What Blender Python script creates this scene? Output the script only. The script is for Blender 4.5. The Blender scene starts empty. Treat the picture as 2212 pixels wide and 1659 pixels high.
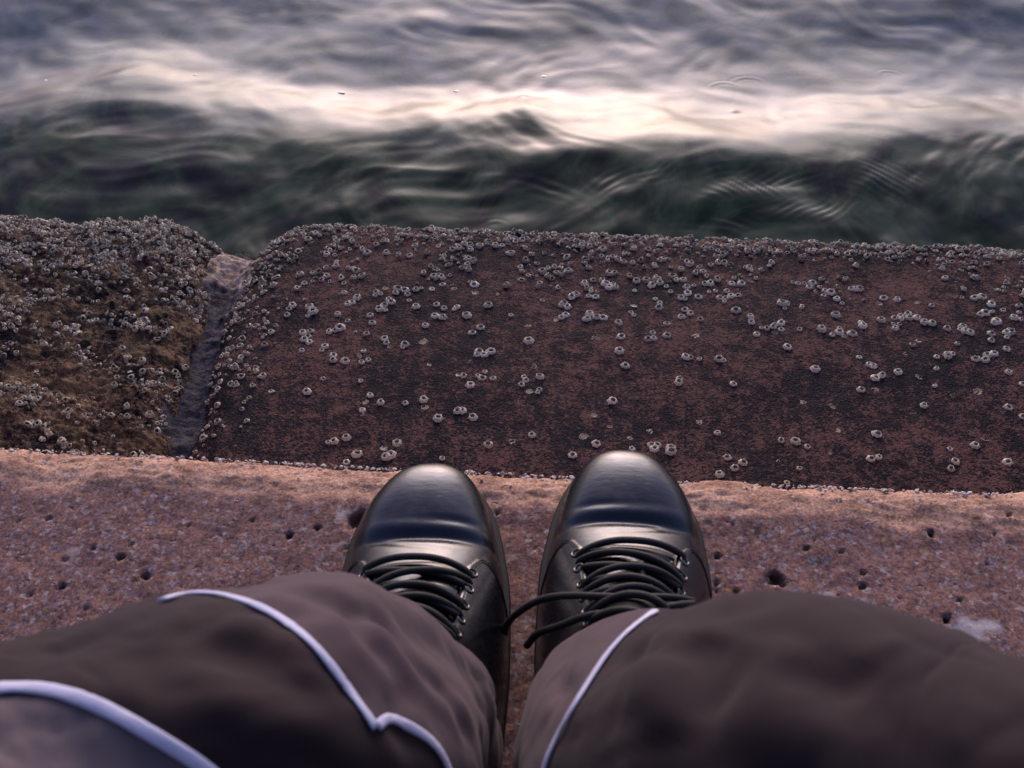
import bpy, bmesh, math, random
import numpy as np
from mathutils import Vector, Matrix
from mathutils.bvhtree import BVHTree
random.seed(7); rng = np.random.default_rng(7)
sc = bpy.context.scene
COL = sc.collection
# ------------------------------------------------------------------ camera
CZ, PITCH, FPX = 0.66, math.radians(45), 2278.0           # focal length in pixels of a 2212 px wide picture
cam_d = bpy.data.cameras.new('camera'); cam = bpy.data.objects.new('camera', cam_d); COL.objects.link(cam)
cam.location = (0, 0, CZ); cam.rotation_euler = (math.pi/2 - PITCH, 0, 0)
cam_d.sensor_width = 36; cam_d.lens = 36*FPX/2212; cam_d.clip_start = 0.01; cam_d.clip_end = 3000
cam_d.dof.use_dof = True; cam_d.dof.focus_distance = 1.05; cam_d.dof.aperture_fstop = 15
sc.camera = cam
# ------------------------------------------------------------------ sky, sun, exposure
SUN_EL, SUN_AZ = math.radians(18), math.radians(2)        # azimuth measured from +Y towards +X
w = bpy.data.worlds.new('World'); sc.world = w; w.use_nodes = True
nt = w.node_tree; nt.nodes.clear()
sky = nt.nodes.new('ShaderNodeTexSky'); sky.sky_type = 'NISHITA'; sky.sun_disc = False
sky.sun_elevation = SUN_EL; sky.sun_rotation = SUN_AZ
sky.air_density = 1.0; sky.dust_density = 4.0; sky.ozone_density = 2.0
tint = nt.nodes.new('ShaderNodeMix'); tint.data_type = 'RGBA'; tint.blend_type = 'MULTIPLY'
tint.inputs[0].default_value = 1; tint.inputs[7].default_value = (0.96, 0.86, 1.13, 1)
bg = nt.nodes.new('ShaderNodeBackground'); bg.inputs[1].default_value = 0.15
out = nt.nodes.new('ShaderNodeOutputWorld')
nt.links.new(sky.outputs[0], tint.inputs[6]); nt.links.new(tint.outputs[2], bg.inputs[0]); nt.links.new(bg.outputs[0], out.inputs[0])
sd = bpy.data.lights.new('sun', 'SUN'); sun = bpy.data.objects.new('sun', sd); COL.objects.link(sun)
sd.energy = 0.86; sd.angle = math.radians(49); sd.color = (1.0, 0.965, 0.85)
v = Vector((math.sin(SUN_AZ)*math.cos(SUN_EL), math.cos(SUN_AZ)*math.cos(SUN_EL), math.sin(SUN_EL)))
sun.rotation_euler = v.to_track_quat('Z', 'Y').to_euler()
sc.view_settings.view_transform = 'Standard'; sc.view_settings.look = 'None'
sc.view_settings.exposure = 0.22; sc.view_settings.gamma = 1
# ------------------------------------------------------------------ helpers
def ray(px, py):
    a, b = (px-1106)/FPX, -(py-829.5)/FPX
    s, c = math.sin(PITCH), math.cos(PITCH)
    return Vector((a, c + b*s, -s + b*c))
def at_z(px, py, z):
    d = ray(px, py); t = (z-CZ)/d.z
    return Vector((d.x*t, d.y*t, z))
def tag(o, label=None, cat=None, group=None, kind=None):
    if label: o['label'] = label
    if cat: o['category'] = cat
    if group: o['group'] = group
    if kind: o['kind'] = kind
    return o
def link(name, me, mat=None, parent=None, smooth=True):
    o = bpy.data.objects.new(name, me); COL.objects.link(o)
    if mat:
        for m in (mat if isinstance(mat, (list, tuple)) else [mat]): me.materials.append(m)
    if smooth: me.polygons.foreach_set('use_smooth', [True]*len(me.polygons))
    if parent: o.parent = parent
    return o
def np_mesh(name, V, F):
    me = bpy.data.meshes.new(name); V = np.asarray(V, np.float32); F = np.asarray(F, np.int32)
    me.vertices.add(len(V)); me.vertices.foreach_set('co', V.ravel())
    k = F.shape[1]; me.loops.add(F.size); me.loops.foreach_set('vertex_index', F.ravel())
    me.polygons.add(len(F)); me.polygons.foreach_set('loop_start', np.arange(0, F.size, k, dtype=np.int32))
    me.update(calc_edges=True); me.validate(); return me
def grid_faces(n, m, wrap=False, flip=False):
    i, j = np.meshgrid(np.arange(n-1), np.arange(m if wrap else m-1), indexing='ij')
    j2 = (j+1) % m
    a, b, c, d = i*m+j, i*m+j2, (i+1)*m+j2, (i+1)*m+j
    F = np.stack([a, d, c, b] if flip else [a, b, c, d], -1).reshape(-1, 4)
    return F
def attr(me, name, arr):
    a = me.attributes.new(name, 'FLOAT', 'POINT'); a.data.foreach_set('value', np.asarray(arr, np.float32).ravel())
_p = np.random.default_rng(3).permutation(4096); _g = np.random.default_rng(4).uniform(0, 2*math.pi, 4096)
def pn(x, y, seed=0):
    x = np.asarray(x, float); y = np.asarray(y, float)
    xi, yi = np.floor(x).astype(int), np.floor(y).astype(int); xf, yf = x-xi, y-yi
    def g(i, j, dx, dy):
        h = _g[_p[(_p[(i+seed*57) & 4095] + j) & 4095]]; return np.cos(h)*dx + np.sin(h)*dy
    u, v_ = xf*xf*xf*(xf*(xf*6-15)+10), yf*yf*yf*(yf*(yf*6-15)+10)
    a = g(xi, yi, xf, yf)*(1-u) + g(xi+1, yi, xf-1, yf)*u
    b = g(xi, yi+1, xf, yf-1)*(1-u) + g(xi+1, yi+1, xf-1, yf-1)*u
    return (a*(1-v_) + b*v_)*1.5
def fbm(x, y, seed=0, o=4, gain=0.5):
    r = 0; a = 1; f = 1
    for k in range(o): r = r + a*pn(x*f, y*f, seed+k*13); a *= gain; f *= 2.03
    return r
def sstep(a, b, x):
    t = np.clip((x-a)/(b-a), 0, 1); return t*t*(3-2*t)
def lines(lo, hi, step, far_lo=None, far_hi=None, g=1.35):
    c = list(np.arange(lo, hi+step*.5, step))
    s = step; x = lo; pre = []
    while far_lo is not None and x > far_lo: s *= g; x -= s; pre.append(x)
    s = step; x = hi; post = []
    while far_hi is not None and x < far_hi: s *= g; x += s; post.append(x)
    return np.array(pre[::-1] + c + post)
def grid_normals(P):
    du = np.gradient(P, axis=0); dv = np.gradient(P, axis=1); n = np.cross(du, dv)
    return n/np.maximum(np.linalg.norm(n, axis=-1, keepdims=True), 1e-12)
def cat_spline(pts, n):
    pts = [np.array(p, float) for p in pts]; P = [2*pts[0]-pts[1]] + pts + [2*pts[-1]-pts[-2]]; outp = []
    seg = len(pts)-1
    for i in range(n):
        t = i/(n-1)*seg; k = min(int(t), seg-1); t -= k
        a, b, c, d = P[k], P[k+1], P[k+2], P[k+3]
        outp.append(.5*((2*b) + (-a+c)*t + (2*a-5*b+4*c-d)*t*t + (-a+3*b-3*c+d)*t**3))
    return np.array(outp)
def tube(path, rad, sides=10, cap=True, flat=1.0, nrm=None):
    """tube mesh data along a path (list of points); rad number or list"""
    P = np.array(path, float); n = len(P); R = np.full(n, rad) if np.isscalar(rad) else np.array(rad)
    T = np.gradient(P, axis=0); T /= np.linalg.norm(T, axis=1, keepdims=True)
    V = []; ref = np.array([0, 0, 1.0]) if nrm is None else None
    u = None
    for i in range(n):
        r = ref if nrm is None else np.array(nrm[i])
        if nrm is None and u is not None: r = u
        u = r - T[i]*np.dot(r, T[i])
        if np.linalg.norm(u) < 1e-6: u = np.cross(T[i], [1, 0, 0])
        u /= np.linalg.norm(u); s = np.cross(T[i], u)
        for k in range(sides):
            a = 2*math.pi*k/sides; V.append(P[i] + R[i]*(flat*math.cos(a)*u + math.sin(a)*s))
    F = grid_faces(n, sides, wrap=True, flip=True).tolist()
    if cap: F.append(list(range(sides))[::1]); F.append([(n-1)*sides + k for k in range(sides)][::-1])
    return V, F
def py_mesh(name, V, F):
    me = bpy.data.meshes.new(name); me.from_pydata([tuple(v) for v in V], [], [list(f) for f in F]); me.update(); return me
def join_data(parts):
    V = []; F = []
    for v_, f in parts:
        b = len(V); V += [tuple(x) for x in v_]; F += [[i+b for i in q] for q in f]
    return V, F
def fix_normals(me):
    bm = bmesh.new(); bm.from_mesh(me); bmesh.ops.recalc_face_normals(bm, faces=bm.faces[:]); bm.to_mesh(me); bm.free()
# ------------------------------------------------------------------ materials
def mat(name, base=(.5,.5,.5), rough=.5, metallic=0, ior=1.5, spec=.5):
    m = bpy.data.materials.new(name); m.use_nodes = True; b = m.node_tree.nodes['Principled BSDF']
    b.inputs['Base Color'].default_value = (*base, 1); b.inputs['Roughness'].default_value = rough
    b.inputs['Metallic'].default_value = metallic; b.inputs['IOR'].default_value = ior
    b.inputs['Specular IOR Level'].default_value = spec
    return m, m.node_tree, b
def nd(nt, t, **kw):
    n = nt.nodes.new(t)
    for k, v_ in kw.items():
        if k in n.inputs.keys() if isinstance(k, str) else False: n.inputs[k].default_value = v_
        else: setattr(n, k, v_)
    return n
def coords(nt, scale=(1,1,1)):
    tc = nt.nodes.new('ShaderNodeTexCoord'); mp = nt.nodes.new('ShaderNodeMapping'); mp.inputs['Scale'].default_value = scale
    nt.links.new(tc.outputs['Object'], mp.inputs['Vector']); return mp.outputs[0]
def noise(nt, vec, scale, detail=3, rough=.55, dist=0):
    n = nt.nodes.new('ShaderNodeTexNoise'); n.inputs['Scale'].default_value = scale; n.inputs['Detail'].default_value = detail
    n.inputs['Roughness'].default_value = rough; n.inputs['Distortion'].default_value = dist
    nt.links.new(vec, n.inputs['Vector']); return n.outputs['Fac']
def voro(nt, vec, scale, out_='Color', feature='F1'):
    n = nt.nodes.new('ShaderNodeTexVoronoi'); n.feature = feature; n.inputs['Scale'].default_value = scale
    nt.links.new(vec, n.inputs['Vector']); return n.outputs[out_]
def ramp(nt, fac, stops):
    n = nt.nodes.new('ShaderNodeValToRGB'); e = n.color_ramp.elements
    while len(e) < len(stops): e.new(.5)
    for q, (p, c) in zip(e, stops):
        q.position = p; q.color = (*c, 1) if len(c) == 3 else c
    nt.links.new(fac, n.inputs[0]); return n.outputs[0]
def mix(nt, fac, a, b, blend='MIX'):
    n = nt.nodes.new('ShaderNodeMix'); n.data_type = 'RGBA'; n.blend_type = blend
    for s, v_ in ((0, fac), (6, a), (7, b)):
        if hasattr(v_, 'is_linked') or hasattr(v_, 'links'): nt.links.new(v_, n.inputs[s])
        else: n.inputs[s].default_value = v_ if s == 0 else (*v_, 1)
    return n.outputs[2]
def mth(nt, op, a, b=0.0, clamp=False):
    n = nt.nodes.new('ShaderNodeMath'); n.operation = op; n.use_clamp = clamp
    for i, v_ in enumerate((a, b)):
        if hasattr(v_, 'links'): nt.links.new(v_, n.inputs[i])
        else: n.inputs[i].default_value = v_
    return n.outputs[0]
def bump(nt, b, h, strength, dist, prev=None):
    n = nt.nodes.new('ShaderNodeBump'); n.inputs['Strength'].default_value = strength; n.inputs['Distance'].default_value = dist
    nt.links.new(h, n.inputs['Height'])
    if prev: nt.links.new(prev, n.inputs['Normal'])
    nt.links.new(n.outputs[0], b.inputs['Normal']); return n.outputs[0]
def attrn(nt, name):
    n = nt.nodes.new('ShaderNodeAttribute'); n.attribute_name = name; return n.outputs['Fac']

def make_slab_mat(name, red, dark, gold, goldamt, lo=.42, hi=.56):
    m, nt, b = mat(name, rough=.6, spec=.03)
    c = coords(nt); cs = coords(nt, (1, .12, 1))
    A = noise(nt, c, 250, 4, .70); Mm = noise(nt, c, 55, 4, .65); B = noise(nt, c, 7, 4, .6); S = noise(nt, cs, 130, 2); G = noise(nt, c, 700, 2, .6)
    f = mth(nt, 'ADD', mth(nt, 'MULTIPLY', A, .9), mth(nt, 'MULTIPLY', B, .45))
    f = mth(nt, 'ADD', f, mth(nt, 'MULTIPLY', S, .08)); f = mth(nt, 'ADD', f, mth(nt, 'MULTIPLY', Mm, .55)); f = mth(nt, 'SUBTRACT', f, .51)
    k = ramp(nt, f, [(lo, (0,0,0)), (hi, (1,1,1))])
    col = mix(nt, k, dark, red)
    g = ramp(nt, noise(nt, c, 22, 4, .6), [(.45, (0,0,0)), (.62, (1,1,1))])
    col = mix(nt, mth(nt, 'MULTIPLY', g, goldamt), col, gold)
    gr = ramp(nt, G, [(.35, (.55,.55,.55)), (.65, (1.35,1.3,1.3))])
    col = mix(nt, 1.0, col, gr, 'MULTIPLY')
    # scattered pale and ochre flecks
    v1 = voro(nt, c, 260, 'Distance'); fl = ramp(nt, v1, [(.10, (1,1,1)), (.2, (0,0,0))])
    pick = ramp(nt, noise(nt, c, 60, 2), [(.56, (0,0,0)), (.62, (1,1,1))])
    col = mix(nt, mth(nt, 'MULTIPLY', mth(nt, 'MULTIPLY', fl, pick), .35), col, (.34,.24,.18))
    nt.links.new(col, b.inputs['Base Color'])
    rr = ramp(nt, A, [(.3, (.5,.5,.5)), (.7, (.75,.75,.75))]); nt.links.new(rr, b.inputs['Roughness'])
    vb = voro(nt, c, 420, 'Distance'); p = bump(nt, b, mth(nt, 'MULTIPLY', vb, -1.0), .6, .0016); p = bump(nt, b, A, .9, .0016, p); bump(nt, b, G, .6, .0005, p)
    gl = ramp(nt, voro(nt, c, 500, 'Distance'), [(.06, (.5,.5,.5)), (.14, (.03,.03,.03))]); nt.links.new(gl, b.inputs['Specular IOR Level'])
    return m
M_slab = make_slab_mat('dark_red_stone', (.120,.062,.056), (.010,.009,.016), (.22,.13,.07), .0, .455, .585)
M_block = make_slab_mat('weathered_brown_stone', (.19,.115,.075), (.022,.018,.020), (.27,.18,.095), .45, .44, .58)

def make_step_mat():
    m, nt, b = mat('pink_aggregate_stone', rough=.8, spec=.2)
    c = coords(nt)
    A = noise(nt, c, 35, 5, .65); B = noise(nt, c, 7, 3); G = noise(nt, c, 420, 3, .7)
    base = mix(nt, ramp(nt, A, [(.36, (0,0,0)), (.64, (1,1,1))]), (.120,.062,.058), (.275,.155,.128))
    # aggregate grains of several colours
    vc = voro(nt, c, 300, 'Color'); sep = nt.nodes.new('ShaderNodeSeparateColor'); nt.links.new(vc, sep.inputs[0])
    grain = ramp(nt, sep.outputs[0], [(0, (.06,.055,.07)), (.18, (.22,.12,.11)), (.5, (.30,.165,.135)), (.74, (.40,.21,.13)), (.88, (.26,.25,.31)), (.97, (.55,.50,.48))])
    base = mix(nt, .42, base, grain)
    vc2 = voro(nt, c, 110, 'Color'); sep2 = nt.nodes.new('ShaderNodeSeparateColor'); nt.links.new(vc2, sep2.inputs[0])
    big = ramp(nt, sep2.outputs[1], [(.86, (0,0,0)), (.88, (1,1,1))])
    vd2 = voro(nt, c, 110, 'Distance'); bigm = ramp(nt, vd2, [(.25, (1,1,1)), (.42, (0,0,0))])
    base = mix(nt, mth(nt, 'MULTIPLY', mth(nt, 'MULTIPLY', big, bigm), .6), base, ramp(nt, sep2.outputs[0], [(0, (.20,.20,.27)), (.45, (.05,.05,.07)), (.7, (.45,.25,.10)), (1, (.42,.38,.42))]))
    # sandy worn lip
    lip = attrn(nt, 'lip')
    lipc = mix(nt, ramp(nt, A, [(.35, (0,0,0)), (.6, (1,1,1))]), (.30,.165,.110), (.56,.345,.24))
    wh = ramp(nt, noise(nt, c, 130, 3, .6), [(.60, (0,0,0)), (.70, (1,1,1))])
    lipc = mix(nt, mth(nt, 'MULTIPLY', wh, .5), lipc, (.66,.56,.52))
    base = mix(nt, lip, base, lipc)
    gr = ramp(nt, G, [(.32, (.45,.43,.44)), (.66, (1.45,1.42,1.42))]); base = mix(nt, 1.0, base, gr, 'MULTIPLY')
    stain = attrn(nt, 'stain'); base = mix(nt, stain, base, (.62,.60,.62))
    pit_fac = attrn(nt, 'pit'); base = mix(nt, mth(nt, 'MULTIPLY', pit_fac, .8), base, (.045,.024,.018))  # pits mixed towards dark brown
    nt.links.new(base, b.inputs['Base Color'])
    pk = ramp(nt, noise(nt, c, 90, 3, .6), [(.26, (0,0,0)), (.36, (1,1,1))])
    p = bump(nt, b, pk, .7, .0016); p = bump(nt, b, A, .25, .003, p); bump(nt, b, G, .7, .0007, p)
    return m
M_step = make_step_mat()

def make_mortar():
    m, nt, b = mat('grey_blue_mortar', rough=.7, spec=.12); c = coords(nt)
    A = noise(nt, c, 90, 5, .65); col = ramp(nt, A, [(.35, (.010,.010,.018)), (.52, (.034,.034,.055)), (.66, (.085,.070,.062))])
    col = mix(nt, attrn(nt, 'pale'), col, ramp(nt, A, [(.36, (.10,.065,.05)), (.46, (.28,.19,.14)), (.6, (.45,.38,.34))]))
    nt.links.new(col, b.inputs['Base Color']); bump(nt, b, A, 1, .006); return m
M_mortar = make_mortar()

def make_barn(name, lo, hi, inner=(.02,.018,.018)):
    m, nt, b = mat(name, rough=.7); c = coords(nt)
    A = noise(nt, c, 520, 3, .6); col = ramp(nt, A, [(.3, lo), (.62, hi)])
    tone = attrn(nt, 'tone')
    col = mix(nt, tone, col, ramp(nt, A, [(.3, (.040,.030,.024)), (.62, (.17,.125,.09))]))
    oi = nt.nodes.new('ShaderNodeObjectInfo'); col = mix(nt, 1.0, col, ramp(nt, oi.outputs['Random'], [(0, (.72,.70,.68)), (1, (1.08,1.06,1.04))]), 'MULTIPLY')
    col = mix(nt, attrn(nt, 'hollow'), col, inner)
    nt.links.new(col, b.inputs['Base Color']); bump(nt, b, A, .6, .0006); return m
M_barn = make_barn('barnacle_shell', (.30,.26,.19), (.92,.85,.70))
M_crust = make_barn('barnacle_crust_shell', (.12,.098,.072), (.82,.73,.57))
M_grit = make_barn('shell_grit', (.30,.24,.21), (.74,.68,.66))

def make_water():
    m, nt, b = mat('sea_water', rough=.29, ior=1.34)
    c = coords(nt, (1, 1, 1)); cs = coords(nt, (.8, 1, 1))
    A = noise(nt, c, 5.5, 4, .6, 1.6)
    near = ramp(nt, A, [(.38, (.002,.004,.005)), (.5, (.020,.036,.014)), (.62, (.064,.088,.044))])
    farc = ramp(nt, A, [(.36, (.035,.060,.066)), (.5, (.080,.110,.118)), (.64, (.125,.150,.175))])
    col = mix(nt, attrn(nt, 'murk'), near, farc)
    nt.links.new(col, b.inputs['Base Color'])
    R = noise(nt, cs, 14, 3, .5, .6); p = bump(nt, b, R, .07, .010)
    R2 = noise(nt, cs, 90, 2, .5, .4); bump(nt, b, R2, .04, .001, p)
    return m
M_water = make_water()

def make_leather():
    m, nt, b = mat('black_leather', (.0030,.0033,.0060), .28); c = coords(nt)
    A = noise(nt, c, 60, 4, .6); rr = ramp(nt, A, [(.35, (.22,.22,.22)), (.7, (.33,.33,.33))]); nt.links.new(rr, b.inputs['Roughness'])
    W = nt.nodes.new('ShaderNodeMapping'); W.inputs['Scale'].default_value = (1, 2.2, 1); tc = nt.nodes.new('ShaderNodeTexCoord')
    nt.links.new(tc.outputs['Object'], W.inputs[0])
    p = bump(nt, b, noise(nt, W.outputs[0], 38, 3, .55), .10, .004); bump(nt, b, noise(nt, c, 900, 2), .08, .0004, p)
    b.inputs['Specular IOR Level'].default_value = .75; b.inputs['Specular Tint'].default_value = (.82,.88,1,1)  # blue sky reflection put into the specular tint and base colour
    return m
M_leather = make_leather()
M_rubber, _, _ = mat('black_rubber', (.006,.006,.006), .6, spec=.3)
def make_lace():
    m, nt, b = mat('black_lace_cord', (.007,.007,.008), .7); c = coords(nt)
    bump(nt, b, noise(nt, c, 1400, 1), .5, .0006); return m
M_lace = make_lace()
M_steel, _, _ = mat('eyelet_metal', (.16,.155,.15), .3, 1)
def make_fabric(name, a, bcol, sheen=.25):
    m, nt, b = mat(name, a, .85, spec=.2); c = coords(nt)
    A = noise(nt, c, 14, 4, .6); col = mix(nt, ramp(nt, A, [(.35, (0,0,0)), (.65, (1,1,1))]), a, bcol)
    nt.links.new(col, b.inputs['Base Color'])
    p = bump(nt, b, noise(nt, c, 30, 2, .5, .5), .10, .005); bump(nt, b, noise(nt, c, 1500, 1), .3, .0004, p)
    b.inputs['Sheen Weight'].default_value = sheen*.35; b.inputs['Sheen Roughness'].default_value = .5
    return m
M_brown = make_fabric('brown_trouser_cloth', (.020,.0110,.0135), (.029,.0165,.0190))
M_grey = make_fabric('mauve_grey_trouser_cloth', (.078,.052,.060), (.102,.070,.077))
M_grey_skylit = make_fabric('skylit_grey_trouser_cloth', (.125,.098,.104), (.155,.124,.130))  # grey cloth lightened in colour where the leg faces up to the sky
M_white, _nt, _b = mat('white_piping', (.66,.66,.82), .85, spec=.2); bump(_nt, _b, noise(_nt, coords(_nt), 900, 2), .5, .0006)

# ------------------------------------------------------------------ the stone steps
YAW = math.atan(-0.058); CY, SY = math.cos(YAW), math.sin(YAW)
def W2(u, w_): return u*CY - w_*SY, u*SY + w_*CY          # along / across the steps -> x, y
def U2(x, y): return x*CY + y*SY, -x*SY + y*CY
Z5 = lambda x, y: ((900+x/1.8433)/1.4756, (650+y/1.8433)/1.4756)
Z6 = lambda x, y: ((2000+x/1.746)/1.4756, (700+y/1.746)/1.4756)
Z2 = lambda x, y: ((x/1.3406)/1.4756, (1650+y/1.3406)/1.4756)
Z3 = lambda x, y: ((1600+x/1.3293)/1.4756, (1650+y/1.3293)/1.4756)

def profile(pts, step):
    """resample a polyline (w, z) to even spacing"""
    P = np.array(pts, float); d = np.r_[0, np.cumsum(np.linalg.norm(np.diff(P, axis=0), axis=1))]
    n = int(d[-1]/step)+1; s = np.linspace(0, d[-1], n)
    return np.stack([np.interp(s, d, P[:, 0]), np.interp(s, d, P[:, 1])], 1)
def arc(cw, cz, r, a0, a1, n=12):
    return [(cw + r*math.sin(a), cz + r*math.cos(a)) for a in np.linspace(a0, a1, n)]

# the step under the boots: a tread with a worn rounded lip, then its riser
us = lines(-.62, .62, .0022, -9, 9, 1.3)
prof_top = profile([(-.30, 0), (.16, 0)], .02)
prof_fine = profile([(.165, 0), (.50, -.0005)] + arc(.536, -.042, .042, .0, math.pi/2, 14) + [(.578, -.26)], .0021)
prof = np.vstack([prof_top, prof_fine])
U, K = np.meshgrid(us, np.arange(len(prof)), indexing='ij')
Wv, Zv = prof[K, 0], prof[K, 1]
X, Y = W2(U, Wv); P = np.stack([X, Y, Zv], -1); Nn = grid_normals(P)
if Nn[0, 5, 2] < 0: Nn = -Nn
sfac = 1
q = Wv - Zv*1.0                                            # unfolded coordinate across the lip
disp = .0016*fbm(U*9, q*9, 1, 3) + .0006*fbm(U*70, q*70, 2, 3) + .0005*pn(U*300, q*300, 5)
lipm = sstep(.518, .534, Wv + .009*fbm(U*9, U*0+3.3, 9, 3) + .004*pn(U*60, q*40, 10))
lipm = lipm*(1 - .0*lipm)
disp += lipm*(-.0015 + .0014*fbm(U*22, q*60, 11, 3) + .0010*fbm(U*120, q*200, 14, 3) + .0035*pn(U*5.5, q*0+.5, 12) + .0028*fbm(U*16, q*6, 15, 3))
pitm = np.zeros_like(disp); stain = np.zeros_like(disp)
def pit(px, py, r, depth, elong=1.0, hard=True):
    global disp, pitm
    r *= .62; c = at_z(px, py, 0); d = np.sqrt((X-c.x)**2 + ((Y-c.y)*elong)**2) / r
    d = d*(1+.5*pn(X*130, Y*130, int(px) % 17)+.3*pn(X*420, Y*420, 3))
    m = np.where(Zv > -.03, 1-sstep(.55, 1.0, d), 0); disp -= depth*m; pitm = np.maximum(pitm, m)
for (f, x, y, r, dp) in [(Z2,515,165,.0055,.007),(Z2,1240,75,.0048,.006),(Z2,1360,45,.0045,.006),(Z2,690,350,.0045,.006),(Z2,620,250,.0045,.006),(Z2,580,262,.003,.004),
        (Z2,265,290,.0065,.007),(Z2,130,330,.003,.004),(Z2,560,112,.003,.004),(Z2,1075,10,.003,.004),(Z2,205,5,.0035,.004),(Z2,80,10,.003,.004),
        (Z3,1820,65,.0055,.008),(Z3,1290,125,.0045,.006),(Z3,1165,252,.0110,.008),(Z3,1530,285,.005,.006),(Z3,1530,230,.003,.004),(Z3,1885,430,.0065,.007),(Z3,910,160,.004,.005),
        (Z3,990,305,.004,.004),(Z3,1940,350,.004,.004),(Z3,2090,60,.003,.003)]:
    pit(*f(x, y), r, dp)
pit(778, 1122, .013, .008, .8); pit(1220, 1098, .006, .006)
for k in range(110):
    x_, y_ = random.uniform(-.45, .45), random.uniform(.2, .52); r_ = random.uniform(.0012, .0027)
    d = np.sqrt((X-x_)**2 + (Y-y_)**2)/r_; m = np.where(Zv > -.02, 1-sstep(.5, 1.0, d), 0); disp -= .003*m; pitm = np.maximum(pitm, m*.85)
for (px, py, r) in [(1790,1287,.006),(2095,1362,.013),(2130,1350,.008),(745,1113,.006),(775,1160,.005),(285,1380,.012),(330,1330,.006),(160,1190,.006)]:
    c = at_z(px, py, 0); d = np.sqrt(((X-c.x)*.8)**2+(Y-c.y)**2)/r*(1+.5*pn(X*90, Y*90, 40)); stain = np.maximum(stain, (.55 if px > 1500 else .28)*(1-sstep(.5, 1.0, d)))
P = P + Nn*disp[..., None]
me = np_mesh('stone_step', P.reshape(-1, 3), grid_faces(*P.shape[:2], flip=False))
attr(me, 'lip', lipm); attr(me, 'pit', pitm); attr(me, 'stain', stain)
fix = me.polygons[len(prof)//2].normal.z
step = link('stone_step', me, M_step)
if fix < 0: me.flip_normals()
tag(step, 'pinkish pitted aggregate stone step with a worn sandy orange lip under the boots', 'stone step')
step_bvh = BVHTree.FromObject(step, bpy.context.evaluated_depsgraph_get()) if False else None

# the seat step the person sits on, behind and outside the picture
pr = profile([(-1.6, .165), (-.20, .165)] + arc(-.205, .145, .02, 0, math.pi/2, 6) + [(-.185, -.05)], .02)
us2 = lines(-.8, .8, .02, -9, 9, 1.4); U_, K_ = np.meshgrid(us2, np.arange(len(pr)), indexing='ij')
X_, Y_ = W2(U_, pr[K_, 0]); Pz = np.stack([X_, Y_, pr[K_, 1] + .003*fbm(U_*12, pr[K_, 0]*12, 21)], -1)
me = np_mesh('seat_step', Pz.reshape(-1, 3), grid_faces(*Pz.shape[:2])); attr(me, 'lip', np.zeros(U_.size)); attr(me, 'pit', np.zeros(U_.size)); attr(me, 'stain', np.zeros(U_.size))
if me.polygons[0].normal.z < 0: me.flip_normals()
tag(link('seat_step', me, M_step), 'higher stone step the person in brown trousers sits on', 'stone step')

# lower course: two blocks with a recessed joint between them
ZN, ZO, WN, WO = -.165, -.215, .580, 1.195                 # near / outer height and position
JP = [at_z(px, py, z_) for px, py, z_ in [(548,488,-.215),(500,545,-.21),(462,640,-.2),(425,760,-.19),(398,880,-.18),(366,990,-.172)]]
JU = sorted([(U2(p.x, p.y)[1], U2(p.x, p.y)[0]) for p in JP])
jw, ju = np.array([a for a, b_ in JU]), np.array([b_ for a, b_ in JU])
def joint_u(w_): return np.interp(w_, jw, ju)
def slab(side):
    base = [(WN-.03, ZN+.002), (WN+.1, ZN-.004), (WO-.05, ZO+.004)] + arc(WO-.045, ZO-.045, .045, 0, math.pi/2, 12) + [(WO+.004, -.45), (WO+.01, -.9)]
    pr = profile(base, .0028 if side > 0 else .0026)
    t = lines(0, 1.55 if side > 0 else .62, .0028 if side > 0 else .0026, None, 9, 1.3)  # distance from the joint
    T, K = np.meshgrid(t, np.arange(len(pr)), indexing='ij')
    Wv, Zv = pr[K, 0].copy(), pr[K, 1].copy(); q = Wv - Zv
    gap = .016 + .008*fbm(q*9, q*0, 31, 3)
    ju_ = joint_u(Wv)
    U = ju_ + side*(gap + T)
    if side > 0:
        d = .0018*fbm(U*6, q*6, 41, 2) + .0005*fbm(U*60, q*60, 42, 3) + .0006*pn(U*260, q*260, 43)
        edge = sstep(.10, .0, WO - Wv); d += edge*(.004*fbm(U*30, q*30, 44, 3))
        d -= .024*np.exp(-(T/.020)**1.2)                     # shoulder into the joint
        d += -.010*np.exp(-(T/.05)**2)*sstep(.3, 1., (Wv-.6)/.5)
    else:
        d = .008*fbm(U*8, q*8, 51, 3) + .0045*fbm(U*30+q*12, q*42, 52, 3) + .0050*np.abs(fbm(U*75+q*30, q*110, 53, 3)) + .0015*pn(U*250, q*250, 54)
        d += -.008 - .020*np.exp(-(T/.022)**1.3)
        d -= .050*np.exp(-(T/.06)**2)*sstep(1.02, 1.15, Wv)
    X, Y = W2(U, Wv); P = np.stack([X, Y, Zv], -1); Nn = grid_normals(P)
    Nn *= np.where(side > 0, 1, -1)
    if Nn[5, 20, 2] < 0: Nn = -Nn
    P = P + Nn*d[..., None]
    # skirt down into the joint
    sk = P[:1].copy(); sk[..., 2] -= .08; P2 = np.vstack([sk, P])
    return P2, P
mats = {1: M_slab, -1: M_block}; BV = {}; SURF = {}
for side, name, lab in ((1, 'stone_block', 'long dark red stone block speckled with pale barnacles beyond the boots'), (-1, 'stone_block', 'rough golden brown stone block crusted with barnacles at the left, beyond the joint')):
    P2, P1 = slab(side); SURF[side] = P1
    me = np_mesh(name, P2.reshape(-1, 3), grid_faces(*P2.shape[:2]))
    if me.polygons[30*P2.shape[1]+30].normal.z < 0: me.flip_normals()
    o = link(name, me, mats[side]); tag(o, lab, 'stone block')
    BV[side] = BVHTree.FromPolygons([tuple(v_) for v_ in P2.reshape(-1, 3)], grid_faces(*P2.shape[:2]).tolist())
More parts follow.
